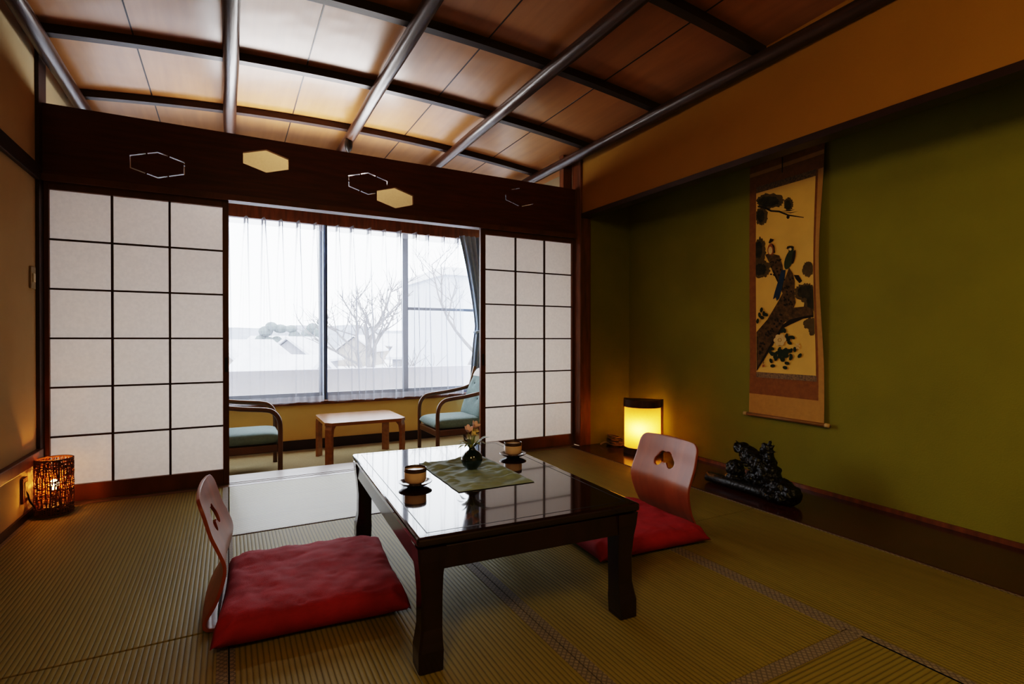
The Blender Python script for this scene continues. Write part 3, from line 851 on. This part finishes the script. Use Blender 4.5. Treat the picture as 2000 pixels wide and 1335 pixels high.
md = o.modifiers.new('fuse', 'REMESH'); md.mode = 'VOXEL'; md.voxel_size = .005; md.use_smooth_shade = True
tx = bpy.data.textures.new('carving', 'CLOUDS'); tx.noise_scale = .035; tx.noise_depth = 2
dm = o.modifiers.new('carve', 'DISPLACE'); dm.texture = tx; dm.strength = .030; dm.mid_level = .5
bm = B(); tube(bm, [(-.02, .335, .038), (-.02, .32, .037), (-.02, .1, .036), (-.03, -.1, .036), (-.04, -.28, .036), (-.04, -.30, .036)], [.022, .042, .044, .044, .042, .03], 16, sx=.8)
obj('base', bm, M['ebony'], orn, smooth=True)

# ------------------------------------------------------------------ hanging scroll
TH = R(-90)-math.atan(.055)
sc_ = thing('hanging_scroll', 'hanging scroll painting of two birds on a pine trunk on the green wall', 'scroll', (wx(2.092)-.004, 2.092, .0), TH)
SW = .262
ZT, ZBt = 2.06, .415
def sheet(s, z, off=0.0):
    """s in -1..1 across (right positive), z height; returns local xyz (x right along wall, -y toward room)"""
    v = (ZT-z)/(ZT-ZBt)
    pinch = .022*math.exp(-((v-.42)/.28)**2)
    x = s*SW - (pinch*max(0, s)**3)
    curl = -.010 - .020*math.exp(-((v-.45)/.3)**2)*max(0, s)**4 - .004*math.sin(v*5) - .008*max(0, v-.8)/.2
    return Vector((x, curl-off, z))
def region(s0, s1, z0, z1, off, ns=16, nz=40):
    return surf(B(), lambda u, v: sheet(s0+(s1-s0)*u, z0+(z1-z0)*v, off), ns, nz)
mount = mat('scroll_mount_brocade', (.30, .115, .018), .75, .25, 40, bump=.1, bscale=300)
mount2 = mat('scroll_tan_silk', (.52, .28, .06), .7, .12, 40, bump=.08, bscale=300)
gold = mat('scroll_gold_band', (.30, .17, .05), .55, .6, 90, dark=(.09, .05, .02))
silk = mat('painted_silk', (.88, .56, .15), .75, .14, 5)
o = obj('mounting', region(-1, 1, ZT, ZBt, 0, 28, 60), mount, sc_, smooth=True)
obj('lower_panel', region(-1, 1, .545, ZBt, .0008), mount2, o, smooth=True)
obj('side_margin', region(.86, 1, 1.90, .545, .0008, 6, 40), mount2, o, smooth=True)
obj('brocade_band', region(-.80, .82, 1.905, 1.865, .001, 16, 2), gold, o, smooth=True)
obj('brocade_band', region(-.80, .82, .69, .655, .001, 16, 2), gold, o, smooth=True)
obj('upper_band', region(-1, 1, 2.005, 1.98, .001, 16, 2), mount2, o, smooth=True)
PS0, PS1, PZ1, PZ0 = -.80, .80, 1.865, .690
pnt = obj('painting', region(PS0, PS1, PZ1, PZ0, .0016, 20, 40), silk, sc_, smooth=True)
# painted motifs: thin flat shapes laid on the silk; design units 858 x 1335 sheet, upper sheet 1414 wide
def dA(X, Y):
    px = X/4.767+1440; py = Y/4.767+460
    u = (px-1478)/118.0; t = 383-28*u; b = 725+14*u
    return u, (py-t)/(b-t)
def dB(X, Y):
    px = X/7.855+1440; py = Y/7.855+330
    u = (px-1478)/118.0; t = 383-28*u; b = 725+14*u
    return u, (py-t)/(b-t)
LAY = [0]
def paint(name, polys, m, D=dA, parent=None):
    bm = B(); LAY[0] += 1
    for k, pl in enumerate(polys):
        vs = []
        for (X, Y) in pl:
            u, v = D(X, Y); u = max(.004, min(.996, u)); v = max(.002, min(.998, v))
            vs.append(bm.verts.new(sheet(PS0+(PS1-PS0)*u, PZ1+(PZ0-PZ1)*v, .0019+LAY[0]*.00035+k*.000004)))
        try: bm.faces.new(vs)
        except ValueError: pass
    bmesh.ops.triangulate(bm, faces=bm.faces)
    return obj(name, bm, m, parent or pnt)
def oval(cx, cy, rx, ry, rot=0, n=18, jag=0, seed=0):
    rr_ = random.Random(seed+int(cx*7+cy)); out = []
    for i in range(n):
        a = 2*PI*i/n; k = 1+(rr_.uniform(-jag, jag) if jag else 0)
        x, y = rx*k*math.cos(a), ry*k*math.sin(a)
        out.append((cx+x*math.cos(rot)-y*math.sin(rot), cy+x*math.sin(rot)+y*math.cos(rot)))
    return out
ink = mat('ink_pine', (.060, .045, .014), .85, .5, 30, dark=(.015, .012, .005))
ink2 = mat('ink_pale', (.15, .10, .030), .85, .4, 30)
bark = mat('painted_bark', (.17, .10, .030), .85, .6, 45, dark=(.05, .028, .008))
barkd = mat('painted_bark_shade', (.035, .018, .006), .85, .4, 30)
leafg = mat('painted_leaf', (.030, .045, .018), .85, .4, 30)
white = mat('painted_white', (.80, .58, .30), .8, .15, 40)
blue = mat('painted_blue', (.015, .045, .12), .8, .3, 30); bgreen = mat('painted_green', (.05, .065, .02), .8, .3, 30)
orange = mat('painted_orange', (.36, .11, .015), .8, .2, 30)
def clump(cx, cy, rx, ry, seed):
    return [oval(cx, cy, rx, ry, 0, 46, .13, seed)]
paint('pine_needles', clump(540, 535, 225, 115, 1)+clump(825, 600, 72, 100, 2)+clump(395, 765, 105, 135, 3), ink2, dB)
paint('pine_needles', clump(500, 545, 170, 80, 4)+clump(815, 610, 48, 70, 5)+clump(380, 760, 65, 95, 6), ink, dB)
paint('pine_branch', [[(330, 600), (470, 625), (560, 675), (690, 690), (830, 755), (1060, 808), (1060, 818), (820, 775), (680, 715), (550, 700), (440, 650), (330, 625)], [(690, 700), (850, 690), (930, 682), (850, 705)], [(720, 715), (860, 725), (975, 715), (860, 738)]], barkd, dB)
paint('pine_cone', [oval(822, 792, 24, 28)], barkd, dB)
paint('pine_needles', clump(225, 160, 62, 120, 7)+clump(235, 320, 95, 85, 8)+clump(690, 350, 58, 70, 9)+clump(660, 560, 100, 85, 10)+clump(705, 630, 60, 130, 11)+clump(700, 850, 60, 55, 12)+clump(718, 910, 30, 50, 13), ink2)
paint('pine_needles', clump(212, 150, 40, 80, 14)+clump(225, 330, 65, 55, 15)+clump(665, 555, 75, 60, 16)+clump(712, 640, 40, 100, 17), ink)
paint('pine_trunk', [[(187, 900), (300, 790), (400, 640), (448, 560), (462, 450), (510, 325), (545, 380), (562, 450), (560, 560), (570, 650), (525, 765), (450, 845), (350, 985), (270, 1110), (187, 1240)],
    [(280, 195), (330, 185), (420, 210), (450, 300), (462, 420), (450, 560), (400, 450), (350, 345), (320, 270)],
    [(540, 695), (650, 690), (737, 715), (737, 785), (640, 795), (520, 845), (470, 815)]], bark)
paint('trunk_shade', [[(187, 1240), (270, 1110), (350, 985), (450, 845), (520, 800), (640, 780), (737, 770), (737, 792), (640, 800), (520, 848), (460, 875), (370, 1000), (290, 1120), (187, 1260)]], barkd)
paint('knot_shade', [[(350, 345), (400, 450), (410, 440), (365, 340)]], barkd)
paint('knot_shade', [[(555, 395), (600, 400), (632, 455), (605, 472), (570, 430)]], barkd)
rk = random.Random(5)
tag(paint('bark_scales', [oval(x, y, 12, 7, rk.uniform(0, 3), 8) for (x, y) in [(rk.uniform(340, 440), rk.uniform(230, 400)) for _ in range(16)]] + [oval(490+rk.uniform(-25, 55), rk.uniform(420, 680), 11, 8, 1, 8) for _ in range(22)] + [oval(x, 1080-(x-210)*1.35+rk.uniform(-60, 40), 12, 9, .6, 8) for x in [rk.uniform(215, 440) for _ in range(26)]], barkd), kind='stuff')
paint('bird_tail', [[(440, 345), (480, 345), (470, 420), (420, 600), (395, 625), (385, 590), (358, 610), (375, 545), (410, 440)]], blue)
paint('bird_body', [oval(513, 250, 38, 95, .33), oval(532, 165, 24, 34, .2)], bgreen)
paint('bird_head', [oval(525, 140, 33, 13, .05), [(505, 148), (480, 145), (505, 160)], oval(555, 230, 14, 65, .2)], barkd)
paint('bird_face', [oval(524, 158, 13, 13)], white)
paint('small_bird', [oval(342, 150, 36, 55, .1)], orange)
paint('small_bird_breast', [oval(335, 160, 20, 36, 0)], white)
paint('small_bird_face', [oval(344, 72, 15, 11)], white)
paint('small_bird_wing', [[(335, 50), (370, 60), (362, 75), (330, 95), (318, 88)], [(345, 95), (375, 120), (382, 180), (366, 190), (368, 140)]], barkd)
rq = random.Random(8)
paint('leaves', [oval(rq.gauss(450, 62), rq.gauss(1110, 52), 24, 15, rq.uniform(0, 3), 10) for _ in range(38)] + [oval(x, y, 24, 15, rq.uniform(0, 3), 10) for (x, y) in ((520, 965), (490, 950), (545, 968), (445, 905), (470, 900), (500, 985), (245, 700), (270, 735), (225, 745), (290, 745), (250, 770), (205, 800), (330, 1085), (350, 1060))], leafg)
paint('peony', [oval(425+30*math.cos(a), 985+26*math.sin(a), 32, 26, a, 12) for a in [k*PI/3 for k in range(6)]] + [oval(425, 985, 30, 26)] , white)
paint('peony_bud', [oval(590+14*math.cos(a), 1050+20*math.sin(a), 12, 6, a, 8) for a in [k*PI/3 for k in range(6)]], white)
paint('peony_petals', [oval(425+16*math.cos(a), 985+13*math.sin(a), 9, 3, a+1.2, 8) for a in [k*PI/3 for k in range(6)]], mat('painted_petal_line', (.42, .22, .06), .8))
paint('signature', [[(262, 1150), (268, 1150), (267, 1172), (262, 1172)], [(256, 1160), (275, 1157), (275, 1161), (256, 1164)], [(258, 1176), (272, 1174), (272, 1178), (258, 1180)], [(263, 1180), (267, 1180), (266, 1196), (262, 1196)], [(255, 1188), (274, 1185), (274, 1188), (255, 1191)]], barkd)
paint('red_seal', [[(254, 1204), (276, 1201), (277, 1222), (255, 1225)]], orange)
obj('roller_rod', tube(B(), [(-SW-.012, -.020, .408), (SW+.012, -.020, .408)], .011, 14), mat('roller_wood', (.30, .15, .045), .5, .2, 20), sc_, smooth=True)
for s in (-1, 1):
    obj('roller_knob', tube(B(), [(s*(SW+.010), -.020, .408), (s*(SW+.035), -.020, .408)], .0125, 14), mat('roller_knob_ivory', (.62, .42, .20), .4, .1, 20), sc_, smooth=True)
obj('top_rod', tube(B(), [(-SW-.004, -.012, ZT), (SW+.004, -.012, ZT)], .008, 10), M['darkwood'], sc_, smooth=True)
obj('hanging_cord', tube(B(), [(-.10, -.012, ZT), (0, -.008, ZT+.09), (.10, -.012, ZT)], .002, 6), M['darkwood'], sc_, smooth=True)
obj('hanging_cord', tube(B(), [(-.01, -.022, ZT-.02), (-.01, -.022, ZT-.115)], .0035, 6), M['darkwood'], sc_, smooth=True)

# ------------------------------------------------------------------ veranda furniture
def armchair(loc, rz, label):
    t = thing('armchair', label, 'armchair', loc, rz, group='veranda armchairs')
    hwid = .262
    for s in (-1, 1):
        y = s*hwid
        pts = catmull([(0, y, 0), (0, y, .20), (0, y, .38), (-.012, y, .455), (-.050, y, .505), (-.11, y, .527), (-.30, y*.995, .548), (-.50, y*.95, .585), (-.60, y*.90, .640)], 7)
        obj('side_frame', tube(B(), pts, [.0185]*len(pts), 12, sx=.95, upv=(0, 1, 0)), M['chairwood'], t, smooth=True)
        pts = catmull([(-.50, y*.93, 0), (-.47, y*.93, .20), (-.50, y*.93, .42), (-.60, y*.90, .80)], 6)
        obj('rear_leg', tube(B(), pts, .018, 10, upv=(0, 1, 0)), M['chairwood'], t, smooth=True)
    obj('seat_frame', box(B(), -.52, .004, -hwid+.016, hwid-.016, .185, .245, .008, 2), M['chairwood'], t)
    bm = B(); n = 26
    def f(u, v):
        a, b = u*2-1, v*2-1
        e = max(0, (1-abs(a)**6)*(1-abs(b)**6))**.4
        return (-.248+a*.262, b*(hwid-.018), .285+.060*e)
    def g(u, v):
        p = f(u, v); return (p[0], p[1], .285-(p[2]-.285)*.72)
    surf(bm, f, n, n); surf(bm, g, n, n); bmesh.ops.remove_doubles(bm, verts=bm.verts, dist=1e-5)
    obj('seat_cushion', bm, M['teal'], t, smooth=True)
    bm = B()
    def bf(sd):
        def h(u, v):
            a, b = u*2-1, v
            e = max(0, (1-abs(a)**6)*(1-abs(2*b-1)**6))**.4
            z = .325+.455*b
            wd = (.235-.055*max(0, b-.55)/.45)
            tuft = .014*sum(math.exp(-((a*wd-ty)**2+(z-tz)**2)/.0012) for ty in (-.09, .09) for tz in (.50, .64)) if sd > 0 else 0
            return (-.445-.17*b+sd*(.045*e)-tuft, a*wd, z)
        return h
    surf(bm, bf(1), 34, 34); surf(bm, bf(-1), 34, 34); bmesh.ops.remove_doubles(bm, verts=bm.verts, dist=1e-5)
    bk = obj('back_cushion', bm, M['teal'], t, smooth=True)
    for ty in (-.09, .09):
        for tz in (.50, .64):
            obj('button', ell(B(), (-.445-.17*(tz-.325)/.455+.036, ty, tz), (.006, .011, .011), None, 10, 6), M['teal'], bk, smooth=True)
    # white cover over the head of the chair
    bm = B()
    surf(bm, lambda u, v: (lambda p: (p[0]+.004, p[1]*1.02, p[2]+.004))(bf(1)(u, .84+.16*v)), 24, 8)
    obj('head_cover', bm, mat('white_antimacassar', (.75, .72, .70), .9, .05, 40), t, smooth=True)
    return t
armchair((.365, 4.838, ZV), 0, 'teal cushioned bentwood armchair on the veranda, half hidden by the left screen')
armchair((1.690, 4.838, ZV), PI, 'teal cushioned bentwood armchair on the veranda by the blue-grey drape')

ct = thing('coffee_table', 'small orange wooden table between the two veranda armchairs', 'table', (1.055, 4.89, ZV), R(0))
def rrect(hx, hy, c): return [(-hx+c, -hy), (hx-c, -hy), (hx, -hy+c), (hx, hy-c), (hx-c, hy), (-hx+c, hy), (-hx, hy-c), (-hx, -hy+c)]
obj('tabletop', quadprism(B(), rrect(.345, .315, .05), .358, .385), M['tablewood'], ct)
for sx in (-1, 1):
    for sy in (-1, 1):
        # bent leg flaring out of the chamfered corner
        d = Vector((sx*.74, sy*.67, 0)).normalized()
        base = Vector((sx*.312, sy*.283, 0)); side = Vector((-d.y, d.x, 0))*.033
        bm = B(); rings = []
        for (z, inn, th) in ((0, 0, .026), (.28, 0, .026), (.325, .004, .030), (.350, .016, .040), (.3575, .05, .06)):
            o_ = base + d*(.012 if z < .35 else .006); i_ = base + d*(.012-th) - d*inn
            rings.append([bm.verts.new(p+Vector((0, 0, z))) for p in (o_+side, o_-side, i_-side, i_+side)])
        for a, b in zip(rings, rings[1:]):
            for k in range(4):
                l = (k+1) % 4; bm.faces.new((a[k], a[l], b[l], b[k]))
        bm.faces.new(rings[0]); bm.faces.new(rings[-1])
        obj('leg', bm, M['tablewood'], ct)

# small black ceiling hook on the middle pole
hk = thing('ceiling_hook', 'small black hook fitting under the middle ceiling pole above the header', 'hook', (.845, 4.30, 2.474))
obj('hook_body', lathe(B(), [(0, .01), (.030, .01), (.032, -.01), (.030, -.045), (.020, -.075), (.008, -.085), (.006, -.10), (0, -.10)], seg=20), M['black'], hk, smooth=True)

# ------------------------------------------------------------------ outside
struct('ground_snow', box(B(), -250, 250, 6.4, 500, -3.4, -3.2), M['snow'], 'snow covered ground outside the window', 'ground')
bm = B()
def hillf(u, v):
    x = -260+520*u; y = 210+120*v
    return (x, y, -3.2+ (10.5+7*noise.noise((x*.012, 3, 0))+4*noise.noise((x*.04, 9, 0)))*math.sin(PI*min(1, v*1.0)*.5)*(1 if u > .02 else 0))
struct('hills', surf(bm, hillf, 120, 8), M['hill'], 'pale wooded hills on the horizon beyond the snow', 'hills', smooth=True)
struct('balcony_parapet', box(B(), -3.0, 4.5, 6.25, 6.38, -.4, .565), M['parapet'], 'pale lavender balcony parapet just outside the window', 'parapet')
rh = random.Random(21)
HOUSES = [(2.2, 27, 4, 2.2, 'small house with snowy gable roof just beyond the balcony'), (1.2, 47, 7, 3.6, 'low pale house with snowy roof behind the left curtain'), (7.0, 60, 8, 4.2, 'second house with snowy roof behind the left curtain'),
          (19, 86, 9, 5, 'long house with snowy roof in the middle distance'), (8, 112, 12, 5, 'grey house with snowy roof far across the field'), (30, 110, 12, 6, 'far house with snowy roof near the hills'), (21, 58, 8, 4.4, 'house with snowy roof behind the bare tree')]
for i, (x, y, w_, h_, lab) in enumerate(HOUSES):
    t = thing('distant_house', lab, 'house', (x, y, -3.2), rh.choice((-1, 1))*rh.uniform(.6, 1.2), group='snow covered houses outside')
    bm = B(); n5 = [(-2.5, 0), (2.5, 0), (2.5, h_*.5), (0, h_*.5+1.9), (-2.5, h_*.5)]
    e0 = [bm.verts.new((-w_/2, p[0], p[1])) for p in n5]; e1 = [bm.verts.new((w_/2, p[0], p[1])) for p in n5]
    bm.faces.new(e0); bm.faces.new(e1[::-1])
    for k in range(5): bm.faces.new((e0[k], e0[(k+1) % 5], e1[(k+1) % 5], e1[k]))
    obj('wall', bm, M['housewall' if i % 2 else 'housewall2'], t)
    bm = B()
    for sg in (-1, 1):
        q = [(-w_/2-.5, 0, h_*.5+2.05), (w_/2+.5, 0, h_*.5+2.05), (w_/2+.5, sg*3.1, h_*.5-.35), (-w_/2-.5, sg*3.1, h_*.5-.35)]
        a0 = [bm.verts.new(p) for p in q]; a1 = [bm.verts.new((p[0], p[1], p[2]+.25)) for p in q]
        bm.faces.new(a0[::-1]); bm.faces.new(a1)
        for k in range(4): bm.faces.new((a0[k], a0[(k+1) % 4], a1[(k+1) % 4], a1[k]))
    obj('roof', bm, M['roofsnow'], t)
    for k in (-1, 1):
        obj('window', box(B(), k*w_*.25-.5, k*w_*.25+.5, -2.55, -2.48, h_*.2, h_*.4), M['housewin'], t)
nb = thing('neighbour_building', 'pale grey building edge outside the right window pane', 'building', (13.0, 27, -3.2))
obj('wall', box(B(), -2.6, 9, 0, 8, 0, 7.6), M['greybuild'], nb); obj('roof', box(B(), -2.8, 9.2, -.3, 8.2, 7.6, 8.0), M['snow'], nb)
for zz in (1.4, 4.6): obj('window', box(B(), -.4, .8, -.04, .02, zz, zz+1.2), M['housewin'], nb)
def bare_tree(loc, h, seed, label):
    rb = random.Random(seed); t = thing('bare_tree', label, 'tree', loc, group='bare trees outside')
    bm = B(); bmb = B()
    def grow(target, p, d, ln, r, depth):
        pts = [p]; q = p.copy(); dd = d.copy()
        for i in range(4):
            dd = (dd+Vector((rb.uniform(-.18, .18), rb.uniform(-.18, .18), rb.uniform(-.05, .14)))).normalized()
            q = q+dd*ln/4; pts.append(q.copy())
        tube(target, pts, [r*(1-.5*i/4) for i in range(5)], 5)
        if depth == 0: return
        for k in range(4 if depth > 1 else 5):
            j = rb.choice((2, 3, 4)); ax = Vector((rb.uniform(-1, 1), rb.uniform(-1, 1), rb.uniform(-.1, .9))).normalized()
            grow(bmb, pts[j], (dd*.6+ax).normalized(), ln*rb.uniform(.5, .72), r*.5, depth-1)
    grow(bm, Vector((0, 0, 0)), Vector((0, 0, 1)), h*.45, .14, 4)
    obj('trunk', bm, M['treebark'], t); obj('branches', bmb, M['treebark'], t)
bare_tree((3.4, 12, -3.2), 6.6, 3, 'bare branching tree outside the middle pane')
bare_tree((7.6, 19, -3.2), 8.5, 9, 'bare branching tree outside the right pane beside the grey building')
for i, (x, y, h_, lab) in enumerate(((4.5, 76, 6.2, 'grey green tree by the houses, leftmost of three'), (9.8, 74, 6.8, 'grey green tree by the houses, tallest of three'), (13.5, 98, 5.5, 'grey green tree by the houses, farthest of three'))):
    t = thing('distant_tree', lab, 'tree', (x, y, -3.2), group='leafy trees outside')
    bm = B(); rg = random.Random(i)
    for k in range(16): ell(bm, (rg.gauss(0, .9), rg.gauss(0, .9), h_*rg.uniform(.3, .95)), (rg.uniform(.5, .95), rg.uniform(.5, .9), rg.uniform(.4, .9)), None, 8, 6)
    obj('foliage', bm, M['conifer'], t); obj('trunk', tube(B(), [(0, 0, 0), (0, 0, h_*.5)], .2, 8), M['treebark'], t)

# ------------------------------------------------------------------ light
wd_ = bpy.data.worlds.new('overcast'); SC.world = wd_; wd_.use_nodes = True
bg = wd_.node_tree.nodes['Background']; bg.inputs[0].default_value = (.90, .94, 1.0, 1); bg.inputs[1].default_value = 9.5

def area(name, loc, rot, sx, sy, power, col, portal=False):
    l = bpy.data.lights.new(name, 'AREA'); l.shape = 'RECTANGLE'; l.size = sx; l.size_y = sy; l.energy = power; l.color = col
    if portal: l.cycles.is_portal = True
    o = bpy.data.objects.new(name, l); COL.objects.link(o); o.location = loc; o.rotation_euler = rot
    return o
area('window_portal', (.96, YW+.20, 1.25), (R(-90), 0, 0), 3.7, 1.95, 1, (1, 1, 1), True)
area('added_ceiling_fill', (.62, 4.35, 2.10), (R(-128), 0, 0), 1.3, .22, 19, (1.0, .97, .95))  # added fill lamp, out of sight behind the header, to brighten the ceiling
area('room_wall_light', (-.70, -.35, 2.15), (0, R(-86), R(-6)), .5, .5, 30, (1.0, .80, .36))
area('room_ceiling_light', (1.0, -.45, 2.42), (0, 0, 0), .6, .6, 11, (1.0, .76, .36))
def point(name, loc, p, col, r):
    l = bpy.data.lights.new(name, 'POINT'); l.energy = p; l.color = col; l.shadow_soft_size = r
    o = bpy.data.objects.new(name, l); COL.objects.link(o); o.location = loc
    return o

# ------------------------------------------------------------------ camera
cam = bpy.data.cameras.new('camera'); cam.sensor_width = 36; cam.lens = 1030/2000*36; cam.clip_start = .02; cam.clip_end = 1000
co = bpy.data.objects.new('camera', cam); COL.objects.link(co)
co.location = (0, 0, .905); co.rotation_euler = (R(90-.3), 0, R(-28.3))
SC.camera = co
SC.view_settings.view_transform = 'Filmic'
SC.view_settings.look = 'High Contrast'
SC.view_settings.exposure = 0.0
SC.cycles.max_bounces = 10; SC.cycles.diffuse_bounces = 5; SC.cycles.glossy_bounces = 4; SC.cycles.transparent_max_bounces = 24; SC.cycles.transmission_bounces = 6
SC.cycles.sample_clamp_indirect = 6
SC.cycles.caustics_reflective = False; SC.cycles.caustics_refractive = False
SC.cycles.use_denoising = True
